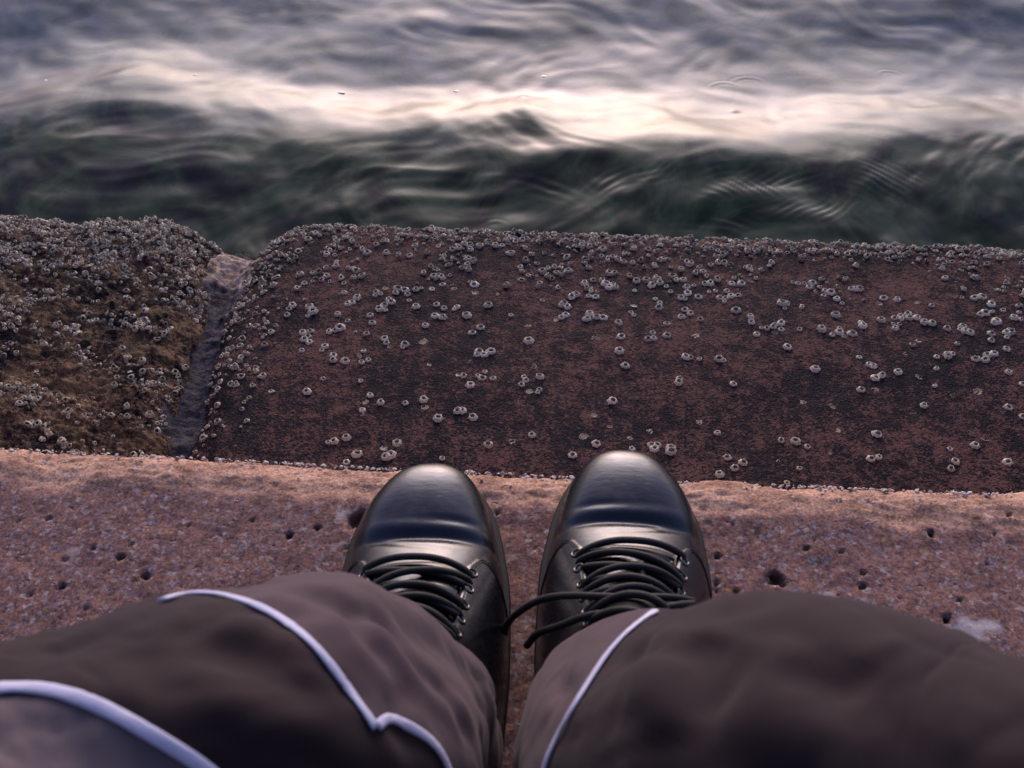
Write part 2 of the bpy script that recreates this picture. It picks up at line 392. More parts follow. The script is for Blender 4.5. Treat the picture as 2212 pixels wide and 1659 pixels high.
# mortar in the joint
wj = np.arange(WN-.03, WO-.01, .003); tj = np.arange(-.032, .0321, .002)
Wj, Tj = np.meshgrid(wj, tj, indexing='ij'); Uj = joint_u(Wj) + Tj
zj = np.interp(Wj, [WN, WO], [ZN-.028, ZO-.040]) + .013*(np.abs(Tj)/.030)**1.5 - .02*sstep(WO-.10, WO-.03, Wj) + .004*fbm(Uj*22, Wj*22, 61, 2) + .0022*fbm(Uj*90, Wj*90, 63, 3) - .02*sstep(WO-.06, WO, Wj)
pale = sstep(1.03, 1.06, Wj + .02*fbm(Uj*30, Wj*30, 62, 3))*(1-sstep(1.13, 1.15, Wj)); zj += .004*pale + .003*pale*fbm(Uj*90, Wj*90, 64, 3)
Xj, Yj = W2(Uj, Wj); me = np_mesh('mortar_joint', np.stack([Xj, Yj, zj], -1).reshape(-1, 3), grid_faces(*Xj.shape)); attr(me, 'pale', pale)
if me.polygons[5].normal.z < 0: me.flip_normals()
tag(link('mortar_joint', me, M_mortar), 'dark grey mortar joint between the two barnacled stone blocks, pale at its outer end', 'mortar joint')

def surf_hit(px, py):
    d = ray(px, py).normalized(); best = None
    for s in (1, -1):
        h = BV[s].ray_cast(Vector((0, 0, CZ)), d)
        if h[0] is not None and (best is None or h[3] < best[2]): best = (h[0], h[1] if h[1].dot(d) < 0 else -h[1], h[3], s)
    return best
# ------------------------------------------------------------------ barnacles
def barnacle_arrays(sides, rings, seed):
    r = np.random.default_rng(seed); V = []; H = []
    ph = r.uniform(0, 6.28, 3); el = r.uniform(.86, 1.0)
    for (rad, z, hol) in rings:
        for k in range(sides):
            a = 2*math.pi*k/sides
            ridge = 1 + (.10*math.sin(6*a+ph[0]) + .05*math.sin(11*a+ph[1]))*(1 if not hol else .3)*(rad > .3)
            V.append((rad*ridge*math.cos(a)*el, rad*ridge*math.sin(a), z*(1+.10*math.sin(3*a+ph[2])))); H.append(hol)
    V.append((0, 0, rings[-1][1]-.03)); H.append(rings[-1][2])
    n = len(rings); F = [[i*sides+k, i*sides+(k+1) % sides, (i+1)*sides+(k+1) % sides, (i+1)*sides+k] for i in range(n-1) for k in range(sides)]
    F += [[(n-1)*sides+k, (n-1)*sides+(k+1) % sides, n*sides] for k in range(sides)]
    return V, F, H
RINGS = [(1.06, -.18, 0), (.98, .10, 0), (.87, .42, 0), (.72, .70, 0), (.61, .80, 0), (.52, .74, 0), (.45, .48, .5), (.40, .26, 1.0), (.14, .34, .8)]
barn_meshes = []
for s in range(6):
    R_ = [(a*(1 if a > .6 else random.uniform(.85, 1.15)), b_, c) for a, b_, c in RINGS]
    V_, F_, H_ = barnacle_arrays(18, R_, s); me = py_mesh('barnacle', V_, F_); attr(me, 'hollow', H_)
    # two small closing plates inside the opening
    me.materials.append(M_barn); me.polygons.foreach_set('use_smooth', [True]*len(me.polygons)); barn_meshes.append(me)
L5 = """320,215 345,255 280,270 260,290 410,215 440,240 470,260 500,282 550,235 590,215 610,280 683,290 748,300 780,240 690,215 950,300 1000,265 1040,255 1100,235 1105,260 1160,240 1210,220 1250,240 1290,240 1340,285 1430,325 1465,290 1425,250 1880,260 2010,285
320,335 315,360 255,375 260,420 100,410 180,400 215,395 385,370 410,375 435,390 420,425 465,420 345,430 362,460 130,460 362,515 1095,315 1120,330 1085,350 1055,370 1095,378 830,398 897,378 890,420 905,430 935,425 880,495 940,468 1128,470
1527,388 1610,400 1640,405 1680,385 1775,460 1875,305 1910,320 1940,305 1975,320 2005,335 1920,400 1950,400 1880,445 1900,465 1945,465 1920,485 1960,485
550,510 575,520 545,530 625,555 640,570 600,590 570,610 605,615 680,492 665,515 720,500 735,525 785,497 745,560 785,597 905,585 950,608 1025,600 1010,612 1210,588 1527,560 1700,540 1725,525 1800,535 1840,540 1655,580 1640,590 1675,600 1665,645 1640,660 1805,638 1790,670 1885,663 1845,660 1975,690
440,545 385,580 410,570 325,640 383,680 515,648 528,692 160,600 180,625 150,650 60,590 40,610 895,650 930,657 945,660 1083,650 1343,647 840,707 1165,720 1117,750 1447,797
310,735 275,745 340,722 495,755 165,740 120,750 150,775 130,790 160,805 115,855 250,830 232,852 600,785 612,810 720,820 708,835 300,885 298,912 370,918 465,922 505,910 1990,775 1980,858 1155,865 1185,880 1145,880 1225,862 1065,1003 1190,980 1150,1003 1175,1018 1237,1018 1105,1058 1420,1010 1430,1030 1405,1055 1512,1008 1510,1085 1500,1100 2015,945 1940,1152
240,1020 460,1033 145,1097 515,1117 578,1160 722,1163 830,1145 470,1205 1030,1210 1055,1208 1120,1247 915,1255 270,1395 303,1388 377,1368 673,1398 440,1465 376,1512 635,1470 610,1480 940,1487 1210,1410 1845,1405 1705,1470 1465,1350"""
L6 = """30,235 150,250 10,310 50,335 105,332 135,360 40,388 165,325 180,345 200,215 180,220 330,230 350,240 400,260 420,285 440,310 380,290 430,350 460,350 250,310 270,330 310,330 215,365 240,395 330,370 335,405 300,430 320,435 370,360 395,425 455,395 490,390 580,350 635,350 553,392 515,430 545,430 575,420 540,450 155,435 180,460 175,485 20,510 35,525 320,495 350,515 300,535 405,550 603,500 220,573 220,640 140,625 145,655 115,660 860,460 875,488 685,535 690,565 745,595 775,600 810,590 820,580 855,570 855,605 720,632 958,605 890,703 1080,605 1160,525 1140,635 1180,600 1180,620 1205,645 1250,630 1300,570 1310,585 1185,320 1210,325 920,345 950,350 985,350 1030,345 1010,370 1100,390 1130,400 1165,435 1195,460 1245,378 1270,380 1290,380 1425,432 1500,440 1692,473 1765,322 1940,322 1412,553 1485,543 1520,530 1525,545 1560,520 1570,540 1610,540 1490,598 1515,575 1650,565 1695,572 1780,600 1865,590 1850,605 1905,625 1880,615 1975,425 1930,430 2025,465 1965,520 1990,515 2030,505 2055,560 2040,570 2090,500 2180,510 2150,540 2190,550 2125,605 2110,625 2135,620 2110,650 2025,665 2025,630 2110,715 2000,750 2040,740 1990,775 1938,770 1835,685 325,757 350,762 400,768 510,770 535,778 1290,760 1345,803 1365,808 1045,825 1722,758 1720,822 1780,745 1810,740 1785,755 1505,843 1415,860 1380,875 1300,942 1710,918 1585,690 290,880 285,900 590,908 1650,1027 1388,1190 855,1222 935,1230 1003,1258 500,1180 25,1270 135,1250 165,1250 150,1270 243,1265 243,1285 555,1318 643,1348 597,1378 512,1413 958,1378 888,1458 1935,1250 1400,1315 1355,1325 1795,1270 1825,1340 1800,1380 2115,1345 2200,910 2120,845 2200,1090 2120,1040"""
spots = []
for txt, f in ((L5, Z5), (L6, Z6)):
    for t in txt.split():
        a, b_ = map(float, t.split(',')); px, py = f(a, b_); h = surf_hit(px, py+3)
        if h: spots.append((px, py, h))
spots.sort(key=lambda s: -s[1])
spots = spots  # nearest (lowest in the picture) first
def frame_at(n, spin, lean=0):
    n = n.normalized(); t = n.orthogonal().normalized(); m = Matrix((t, n.cross(t), n)).transposed()
    return m @ Matrix.Rotation(spin, 3, 'Z')
pxs = np.array([(s[0], s[1]) for s in spots])
ROWN = [(930, 'just beyond the orange lip'), (790, 'low on the dark slab'), (690, 'midway up the slab'), (610, 'high on the slab'), (0, "by the slab's outer crust")]
COLN = [(640, 'beside the joint'), (790, 'a little right of the joint'), (925, "above left boot's outer half"), (1060, "above left boot's inner half"), (1230, 'above the gap between boots'), (1355, "above right boot's inner half"), (1500, "above right boot's outer half"), (1660, 'just right of the right boot'), (1850, 'well right of both boots'), (2050, 'toward the right end'), (9999, "at the photo's right edge")]
for i, (px, py, h) in enumerate(spots[:300]):
    me = barn_meshes[i % 6]; o = bpy.data.objects.new('barnacle', me); COL.objects.link(o)
    size = random.choice((.0034, .0042, .0048, .0054, .0060))*random.uniform(.92, 1.08)
    up = (h[1]*.75 + Vector((random.uniform(-.25, .25), random.uniform(-.25, .1), .55))).normalized()
    R3 = frame_at(up, random.uniform(0, 6.28))
    o.matrix_world = Matrix.Translation(h[0]) @ (R3 @ Matrix.Diagonal((size, size, size*random.uniform(.6, 1.0)))).to_4x4()
    dd = np.hypot(pxs[:, 0]-px, (pxs[:, 1]-py)); near = int((dd < 30).sum()-1)
    sw = 'tiny' if size < .0042 else ('large' if size > .0054 else 'mid-sized')
    kindw = 'lone barnacle' if near == 0 else ('barnacle of a pair' if near == 1 else 'barnacle in a cluster')
    lab = f"{sw} {kindw} {next(t for y0, t in ROWN if py > y0)}, {next(t for x0, t in COLN if px < x0)}"
    tag(o, lab, 'barnacle', 'pale barnacles scattered on the dark red slab')

def scatter(name, placements, mats_, sides, label, kind='stuff', rings=RINGS, cat=None, tone=.25):
    """placements: list of (pos, normal, size, flat)"""
    tv = [barnacle_arrays(sides, rings, 100+s) for s in range(5)]
    VV = []; FF = []; HH = []; TT = []; T3 = []; base = 0
    for j, (p, n, s, fl) in enumerate(placements):
        V_, F_, H_ = tv[j % 5]; A = np.array(V_); A = A*(1 + .22*np.sin(A[:, [1, 2, 0]]*2.3 + rng.uniform(0, 6, 3)))*[s*rng.uniform(.8, 1.25), s, s*fl]; TT += [float(np.clip(rng.normal(tone, .3), 0, 1))]*len(V_)
        R3 = np.array(frame_at(Vector(n), random.uniform(0, 6.28))); A = A @ R3.T + np.array(p)
        VV.append(A); HH += H_; nq = (len(rings)-1)*sides
        FF.append(np.array([f for f in F_[:nq]]) + base); T3.append(np.array(F_[nq:]) + base); base += len(V_)
    V = np.vstack(VV); Q = np.vstack(FF); T = np.vstack(T3)
    me = bpy.data.meshes.new(name); me.vertices.add(len(V)); me.vertices.foreach_set('co', V.astype(np.float32).ravel())
    li = np.r_[Q.ravel(), T.ravel()].astype(np.int32); me.loops.add(len(li)); me.loops.foreach_set('vertex_index', li)
    me.polygons.add(len(Q)+len(T)); me.polygons.foreach_set('loop_start', np.r_[np.arange(len(Q))*4, len(Q)*4+np.arange(len(T))*3].astype(np.int32))
    me.update(calc_edges=True); attr(me, 'hollow', HH); attr(me, 'tone', TT)
    o = link(name, me, mats_); tag(o, label, cat or 'barnacles', None, kind); return o
RL = [RINGS[i] for i in (0, 2, 3, 5, 7)]
pl = []
def surf_point(side, i, j):
    P = SURF[side]; p = P[i, j]; a = P[min(i+1, P.shape[0]-1), j]-P[max(i-1, 0), j]; b_ = P[i, min(j+1, P.shape[1]-1)]-P[i, max(j-1, 0)]
    n = np.cross(a, b_); n /= np.linalg.norm(n)+1e-12
    if n[2] < 0 and abs(n[2]) > .05: n = -n
    return p, n
for (px, py, h) in spots[300:]:
    pl.append((h[0], (h[1]+Vector((0, 0, .6))).normalized(), random.uniform(.0042, .0058), .9))
P = SURF[1]; Uc, Wc = U2(P[..., 0], P[..., 1]); Tc = Uc - joint_u(Wc)
dens = 2.2*sstep(.085, .035, WO-Wc + .02*fbm(Uc*11, Wc*11, 71, 3)) + 1.0*sstep(.20, .07, WO-Wc + .05*fbm(Uc*9, Wc*9, 72, 3))*(fbm(Uc*16, Wc*16, 73, 3) > .05)
dens += 1.5*sstep(.11, .03, Tc + .03*fbm(Uc*12, Wc*12, 74, 3))*sstep(.60, .95, Wc) + .8*sstep(.05, .02, Tc)
dens += .6*sstep(.30, .08, Tc + .06*fbm(Uc*9, Wc*9, 75))*sstep(.85, 1.1, Wc)*(fbm(Uc*20, Wc*20, 76, 2) > .1)
zok = (P[..., 2] > -.36) & (np.abs(P[..., 0]) < 1.6)
dens = np.where(zok, dens, 0); dens[0:1] = 0
def sample(dens, n):
    p = dens.ravel()/dens.sum(); idx = rng.choice(dens.size, n, p=p, replace=False); return np.unravel_index(idx, dens.shape)
ii, jj = sample(dens, 6400)
for i, j in zip(ii, jj):
    p, n = surf_point(1, i, j); n = n*.8 + np.array([random.uniform(-.4, .4), random.uniform(-.5, .3), .6]); pl.append((p + n*random.uniform(-.001, .0012), n/np.linalg.norm(n), random.choice((.0016, .0021, .0027, .0034, .0044))*random.uniform(.85, 1.15), random.uniform(.6, 1.2)))
scatter('barnacle_crust', pl, M_crust, 9, 'thick crust of grey barnacles along the outer edge and joint side of the dark red block', rings=RL)
pl = []
P = SURF[-1]; Uc, Wc = U2(P[..., 0], P[..., 1])
cl = fbm(Uc*14, Wc*22, 81, 3)
dens = 3.0*sstep(.22, .0, WO-Wc) + 1.5*sstep(.0, .35, cl) + .05; dens *= np.where((P[..., 2] > -.36) & (Uc > -1.2), 1, 0); dens[0] = 0
ii, jj = sample(dens, 10500)
for i, j in zip(ii, jj):
    p, n = surf_point(-1, i, j); n = n*.8 + np.array([random.uniform(-.5, .5), random.uniform(-.6, .3), .5]); pl.append((p + n*random.uniform(-.001, .003), n/np.linalg.norm(n), random.choice((.0013, .0018, .0024, .0030, .0038))*random.uniform(.85, 1.15), random.uniform(.6, 1.4)))
scatter('barnacle_crust', pl, M_crust, 8, 'rough brown and grey barnacle crust covering the left stone block', rings=RL, tone=.22)
pl = []
for k in range(46):
    h_ = surf_hit(random.uniform(760, 2180), random.uniform(620, 1010))
    if h_ and h_[3] == 1: pl.append((h_[0], h_[1], random.uniform(.0028, .0050), .25))
scatter('barnacle_scar', pl, M_crust, 16, 'flat ochre ring scars left by fallen barnacles on the dark red block', rings=[(1, -.1, 0), (.97, .22, 0), (.82, .25, 0), (.76, .06, .3), (.4, .05, .35)], cat='barnacle scars', tone=.55)
# shell grit caught along the lip of the upper step
pl = []
for k in range(900):
    u_ = random.uniform(-.55, .55); a = random.uniform(.55, 1.35) if k % 3 else random.uniform(.1, 1.1)
    w_, z_ = .536 + .043*math.sin(a), -.042 + .043*math.cos(a); x_, y_ = W2(u_, w_)
    n = np.array([0, math.sin(a), math.cos(a)]) + rng.normal(0, .5, 3); pl.append(((x_, y_, z_-.0005+.006*float(pn(u_*5.5, .5, 12))*math.cos(a)), n/np.linalg.norm(n), random.uniform(.0008, .0024)*(1 if k % 3 else .7), random.uniform(.3, .8)))
scatter('shell_grit', pl, M_grit, 7, 'white shell grit caught along the sandy orange lip', rings=[(1, -.3, 0), (.8, .4, 0), (.4, .7, 0)], cat='shell grit', tone=0)

# ------------------------------------------------------------------ water
ZW = -.295
xs = lines(-1.15, 1.15, .0045, -60, 60, 1.22); ys = lines(1.10, 2.25, .0038, .4, 900, 1.16)
XX, YY = np.meshgrid(xs, ys, indexing='ij')
def ycurve(pts):
    q = [at_z(px, py, ZW) for px, py in pts]; return np.array([p.x for p in q]), np.array([p.y for p in q])
cx, cyv = ycurve([(-200,290),(0,275),(130,258),(230,225),(340,225),(440,262),(560,290),(800,308),(1000,285),(1130,255),(1230,300),(1330,330),(1450,318),(1560,345),(1700,372),(1850,330),(1950,300),(2212,320),(2400,320)])
tx, tyv = ycurve([(-200,150),(0,135),(250,90),(420,95),(620,140),(850,172),(1100,165),(1400,160),(1700,168),(1950,140),(2212,140),(2400,140)])
warp = .03*fbm(XX*5, YY*5, 91, 3); YQ = YY + warp*.8
yc = np.interp(XX, cx, cyv); yt = np.interp(XX, tx, tyv)
ph = np.where(YQ < yc, np.maximum((YQ-yc)/.27, -.78)*math.pi, np.where(YQ < yt, (YQ-yc)/(yt-yc)*math.pi, math.pi + (YQ-yt)/.42*math.pi))
far = sstep(5, 2.6, YY)*sstep(4, 1.6, np.abs(XX)) 
amp_ = .0160+.003*pn(XX*3.1, XX*0+7.7, 190); tn = np.clip(yc-YQ, 0, .45)
h = np.where(YQ < yc, amp_ - .16*(np.sqrt(tn**2+.05**2)-.05), amp_*np.cos(ph))*far
det = sstep(30, 3, YY)*sstep(30, 3, np.abs(XX))
h += det*(.0048*fbm(XX*2.1, YY*3.0, 92, 2) + .0016*fbm(XX*7+1.5*fbm(XX*3, YY*3, 93, 2), YY*9, 94, 2))
near_ = sstep(.05, -.05, YQ-yc)
h += det*(near_*(.0042*(.35-np.abs(pn(XX*5+1.5*pn(XX*3, YY*3, 191), YY*6+XX*1.5, 194))) + .0022*fbm(XX*8+2*pn(XX*3, YY*3, 191), YY*9, 192, 3)) + (1-near_)*.0013*fbm(XX*7+YY*2, YY*7+XX*3, 193, 2))
h += .03*fbm(XX*.5, YY*.9, 95, 3)*sstep(2.2, 5, YY)
def local(px, py, rx, ry):
    c = at_z(px, py, ZW); return np.exp(-(((XX-c.x)/rx)**2 + ((YY-c.y)/ry)**2)), c
def ripple(px, py, rx, ry, ang, lam, amp, curve=0):
    global h
    e, c = local(px, py, rx, ry); a = math.radians(ang)
    s = (XX-c.x)*math.cos(a) + (YY-c.y)*math.sin(a); t = -(XX-c.x)*math.sin(a) + (YY-c.y)*math.cos(a)
    h = h + e*1.5*amp*np.cos(2*math.pi*(s + curve*t*t)/lam + 3.2*pn(XX*11, YY*14, 97))*(.5+.9*pn(XX*16, YY*22, 98))
def ring(px, py, r, lam, amp):
    global h
    c = at_z(px, py, ZW); d = np.hypot(XX-c.x, YY-c.y); h = h + amp*np.cos(2*math.pi*(d-r)/lam)*np.exp(-((d-r)/(lam*.7))**2)*sstep(-.2, .9, (YY-c.y)/np.maximum(d, 1e-4)+.3*pn(XX*20, YY*20, 5))
def mound(px, py, rx, ry, amp):
    global h
    e, c = local(px, py, rx, ry); h = h + amp*e
mound(1500, 360, .14, .10, .016); mound(1750, 420, .13, .06, -.008); mound(1230, 345, .12, .04, .007); mound(1880, 400, .12, .08, .010); mound(1560, 440, .12, .04, .009)
ripple(1600, 430, .060, .022, 50, .0125, .0009, 2.0); ripple(1480, 395, .055, .020, 125, .012, .0007, 3.5); ripple(1770, 455, .070, .022, 128, .0115, .0009, -2.0)
ripple(1910, 400, .045, .030, 55, .013, .0010, 2.2); ripple(1350, 405, .05, .02, 115, .014, .0006, 2.6); ripple(1680, 400, .05, .018, 120, .012, .0006, 2)
ripple(1560, 480, .06, .015, 75, .014, .0005, 2); ripple(1200, 400, .05, .03, 60, .017, .0005, 2)
ring(1570, 178, .030, .012, .0004); ring(1622, 170, .034, .012, .0004); ring(1930, 150, .024, .012, .0004); ring(1070, 470, .016, .011, .0006)
for (px, py) in [(1130,205),(1590,232)]:
    c = at_z(px, py, ZW); d = np.hypot(XX-c.x, YY-c.y); h = h + .0022*np.exp(-(d/.0065)**2) - .0004*np.exp(-(d/.014)**2)
P = np.stack([XX, YY, ZW + h], -1)
me = np_mesh('water', P.reshape(-1, 3), grid_faces(*XX.shape))
if me.polygons[0].normal.z < 0: me.flip_normals()
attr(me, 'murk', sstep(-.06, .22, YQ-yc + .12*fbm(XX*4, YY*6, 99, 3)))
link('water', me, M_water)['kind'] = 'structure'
M_bub, _, _ = mat('bubble_film', (.40,.39,.38), .16, spec=1.0)
def bubble(px, py, r, label):
    c = at_z(px, py, ZW); k = int(np.argmin(np.abs(xs-c.x))), int(np.argmin(np.abs(ys-c.y)))
    TH, AL = np.meshgrid(np.linspace(0, math.pi*.5, 8), np.linspace(0, 2*math.pi, 20, endpoint=False), indexing='ij')
    B_ = np.stack([r*np.sin(TH)*np.cos(AL)*1.25, r*np.sin(TH)*np.sin(AL), r*.34*np.cos(TH) - .0006], -1)
    me = np_mesh('bubble', B_.reshape(-1, 3), grid_faces(8, 20, wrap=True)); fix_normals(me); o = link('bubble', me, M_bub)
    o.location = (c.x, c.y, ZW + h[k]); tag(o, label, 'bubble', 'bubbles floating on the water')
bubble(735, 187, .0058, 'largest pale bubble on the bright wave band, above the left boot')
bubble(985, 182, .0045, 'small bubble on the bright wave band between the boots')
bubble(1175, 150, .0042, 'small bubble just beyond the bright band, above the gap')
bubble(95, 170, .0045, 'small bubble at the far left of the bright band')
bubble(420, 157, .0034, 'tiny bubble on the bright band above the stone joint')
# sea bed below
M_bed, _, _ = mat('sea_bed_mud', (.03,.035,.025), .9)
me = py_mesh('sea_bed', [(-900,-40,-1.2),(900,-40,-1.2),(900,1000,-1.2),(-900,1000,-1.2)], [(0,1,2,3)]); link('sea_bed', me, M_bed)['kind'] = 'structure'

# ------------------------------------------------------------------ person
person = bpy.data.objects.new('person', None); COL.objects.link(person); person.location = (0, -.38, .165)
tag(person, 'person sitting with knees apart in brown trousers with white piping and black lace up boots', 'person')
def attach(o, parent=person):
    bpy.context.view_layer.update(); o.parent = parent; o.matrix_parent_inverse = parent.matrix_world.inverted(); return o

# --- trousers: one loft per leg from the hip over the knee to the hem
def leg(side):
    # position, radius in the plane, radius across
    if side < 0: S = [(-.105,-.36,.265,.100),(-.175,-.20,.33,.092),(-.245,-.04,.385,.084),(-.275,.035,.385,.082),(-.250,.085,.350,.080),(-.205,.118,.302,.079),(-.155,.142,.280,.078),(-.113,.176,.260,.080),(-.089,.222,.206,.076),(-.076,.255,.150,.067),(-.071,.268,.085,.064)]
    else: S = [(.105,-.36,.265,.100),(.215,-.22,.33,.094),(.315,-.10,.38,.088),(.345,-.010,.388,.082),(.275,.054,.362,.078),(.200,.100,.337,.074),(.142,.128,.306,.073),(.108,.158,.290,.076),(.080,.200,.212,.075),(.069,.250,.150,.068),(.068,.275,.085,.065)]
    C = cat_spline([s for s in S], 330); m = 150; n = len(C)
    for _ in range(260): C[1:-1] = (C[:-2] + 2*C[1:-1] + C[2:])/4
    T = np.gradient(C[:, :3], axis=0); T /= np.linalg.norm(T, axis=1, keepdims=True)
    P = np.zeros((n, m, 3)); A = np.linspace(0, 2*math.pi, m, endpoint=False); u = np.array([0, 0, 1.0])
    s = np.linspace(0, 1, n)
    for i in range(n):
        u = u - T[i]*np.dot(u, T[i]); u /= np.linalg.norm(u); b_ = np.cross(T[i], u)
        P[i] = C[i, :3] + C[i, 3]*(np.cos(A)[:, None]*u + np.sin(A)[:, None]*b_)
    # folds
    Sg, Ag = np.meshgrid(s*1.0, A, indexing='ij')
    cxn, syn = np.cos(Ag), np.sin(Ag)
    f = .0055*pn(cxn*1.1+Sg*5+side*3, syn*1.3+Sg*9, 101) + .0030*fbm(Sg*9+cxn*1.6, syn*2.2-Sg*6, 102+side, 2)
    f += .0009*np.sin(Sg*70 + 3*np.sin(Ag+side) + 2.5*pn(cxn, syn+Sg*3, 104))*sstep(.5, .85, Sg)
    f += .0006*fbm(Sg*60+cxn*4, syn*6, 105, 2)
    for (k1, k2, k3, sd_, am) in ((16, 2.6, 5, 110, .0013), (11, 2.0, -7, 111, .0013), (30, 4.5, 9, 112, .0005)):
        f -= am*np.exp(-(pn(Sg*k1+cxn*1.2+side*5, syn*k2+cxn*k3*.2+Sg*k3, sd_)/.10)**2)*sstep(-.1, .5, pn(Sg*7+4, cxn*1.5+syn*1.5+side, sd_+5)+.25)
    f *= (1-.6*sstep(.96, 1, Sg))*(1 if side < 0 else .6)
    Nn = P - C[:, None, :3]; Nn /= np.linalg.norm(Nn, axis=-1, keepdims=True)
    P = P + Nn*f[..., None]
    return P, C
def pix(p):
    r = np.asarray(p) - np.array([0, 0, CZ]); s, c = math.sin(PITCH), math.cos(PITCH)
    dep = r[..., 1]*c - r[..., 2]*s; up = r[..., 1]*s + r[..., 2]*c
    return 1106 + r[..., 0]/dep*FPX, 829.5 - up/dep*FPX, dep
def bvh_of(P):
    return BVHTree.FromPolygons([tuple(v_) for v_ in P.reshape(-1, 3)], grid_faces(P.shape[0], P.shape[1], wrap=True).tolist())
LEGS = {s: leg(s)[0] for s in (-1, 1)}; LB = {s: bvh_of(LEGS[s]) for s in (-1, 1)}
def groove(side, pts, wd, depth):
    # a soft cloth fold pressed into (or raised from) the leg along a line on its surface
    depth *= .6 if side < 0 else .8; P = LEGS[side]; c = cat_spline([(*f_, 0) for f_ in pts], 40); L = []
    for p in c:
        h_ = LB[side].ray_cast(Vector((0, 0, CZ)), ray(p[0], p[1]).normalized())
        if h_[0] is not None: L.append(np.array(h_[0]))
    if len(L) < 3: return
    D = np.full(P.shape[:2], 9.0); tt = np.zeros(P.shape[:2])
    for i_, q_ in enumerate(L):
        d_ = np.linalg.norm(P-q_, axis=-1); m_ = d_ < D; D[m_] = d_[m_]; tt[m_] = i_/(len(L)-1)
    tp = np.sin(np.clip(tt, 0.03, .97)*math.pi)**.5
    Nn = grid_normals(np.concatenate([P, P[:, :1]], 1))[:, :-1]; C_ = P.mean(1, keepdims=True)
    Nn *= np.sign((Nn*(P-C_)).sum(-1, keepdims=True))
    amt = -depth*np.exp(-(D/wd)**2) + .55*depth*np.exp(-((D-wd*1.9)/(wd*.9))**2)
    LEGS[side] = P + Nn*(amt*tp)[..., None]
for g_ in [(-1, [Z2(1250,320),Z2(1440,380),Z2(1540,480),Z2(1640,600),Z2(1720,720)], .006, .0042), (-1, [Z2(1480,370),Z2(1620,460),Z2(1760,600),Z2(1850,700),Z2(1960,730)], .006, .0045),
           (-1, [Z2(1720,760),Z2(1690,840),Z2(1730,920),Z2(1800,980)], .006, .0035), (-1, [Z2(1900,760),Z2(1960,860),Z2(2000,960)], .005, .0035), (-1, [Z2(1030,330),Z2(1200,430),Z2(1330,560)], .007, .0028),
           (-1, [Z2(800,520),Z2(930,560),Z2(1080,650),Z2(1200,780)], .008, .0045), (-1, [Z2(1120,540),Z2(1220,650),Z2(1300,760)], .006, .003), (-1, [Z2(480,560),Z2(620,620),Z2(740,700)], .008, .003),
           (-1, [Z2(600,740),Z2(900,780),Z2(1180,850),Z2(1500,1010)], .012, -.004), (-1, [Z2(1650,640),Z2(1640,760),Z2(1600,860)], .0025, -.0012),
           (1, [Z3(500,590),Z3(680,570),Z3(860,545)], .006, .003), (1, [Z3(960,430),Z3(880,560),Z3(860,700),Z3(800,900)], .014, .006), (1, [Z3(620,620),Z3(680,780),Z3(640,960)], .012, -.004),
           (1, [Z3(1250,560),Z3(1350,700),Z3(1500,800)], .014, .006), (1, [Z3(1150,740),Z3(1250,860),Z3(1400,960)], .012, -.005), (1, [Z3(230,680),Z3(280,760),Z3(250,900)], .006, .0025)]:
    groove(*g_)
LB = {s: bvh_of(LEGS[s]) for s in (-1, 1)}
def on_leg(side, pts, n=60):
    c = cat_spline([(a, b_, 0) for a, b_ in pts], n); res = []; nor = []; idx = []
    for p in c:
        d = ray(p[0], p[1]).normalized(); h_ = LB[side].ray_cast(Vector((0, 0, CZ)), d)
        if h_[0] is None: continue
        nn_ = h_[1] if h_[1].dot(d) < 0 else -h_[1]
        res.append(np.array(h_[0])); nor.append(np.array(nn_)); idx.append(h_[2])
    return res, nor, idx
PIPES = {'left_a': (-1, [(350,1302),(400,1288),(470,1288),(560,1315),(640,1365),(700,1425),(755,1500),(808,1573)]),
         'left_b': (-1, [(812,1570),(835,1553),(880,1570),(925,1600),(955,1640),(975,1700),(985,1790)]),
         'left_c': (-1, [(-90,1500),(0,1490),(100,1492),(200,1520),(300,1572),(400,1630),(480,1690),(560,1760)]),
         'right_a': (1, [(1415,1325),(1370,1358),(1320,1410),(1280,1470),(1240,1535),(1205,1600),(1180,1660),(1165,1740),(1160,1800)])}
VV = []; FF = []; MI = []; base = 0
def seam_sides(side, P):
    """material index per face, split along the seams in the leg's own (length, girth) coordinates"""
    n, m = P.shape[:2]; x, y, dep = pix(P); vis_n = grid_normals(P)
    mi = np.zeros((n, m), int)
    if side < 0:
        xa = [350,400,470,560,640,700,755,808,835,880,925,955,975,985]; ya = [1302,1288,1288,1315,1365,1425,1500,1573,1553,1570,1600,1640,1700,1790]
        xc = [-400,-90,0,100,200,300,400,480,560,700]; yc_ = [1560,1500,1490,1492,1520,1572,1630,1690,1760,1900]
        upper = (y < np.interp(x, xa, ya)) & (x > 345); lower = y > np.interp(x, xc, yc_)
        mi = np.where(upper | (x > 980), 1, 0); mi = np.where(lower & (mi == 0), 2, mi)
    else:
        ya = [1325,1358,1410,1470,1535,1600,1660,1740,1800]; xa = [1415,1370,1320,1280,1240,1205,1180,1165,1160]
        mi = np.where((x < np.interp(y, ya, xa)), 1, 0)
        mi = np.where(y < 1325, np.where(x < 1415, 1, 0), mi)
    return mi
for s in (-1, 1):
    P = LEGS[s]; n, m = P.shape[:2]; F = grid_faces(n, m, wrap=True)
    mi = seam_sides(s, P); VV.append(P.reshape(-1, 3)); FF.append(F+base); MI.append(mi.ravel()[F[:, 0]]); base += n*m
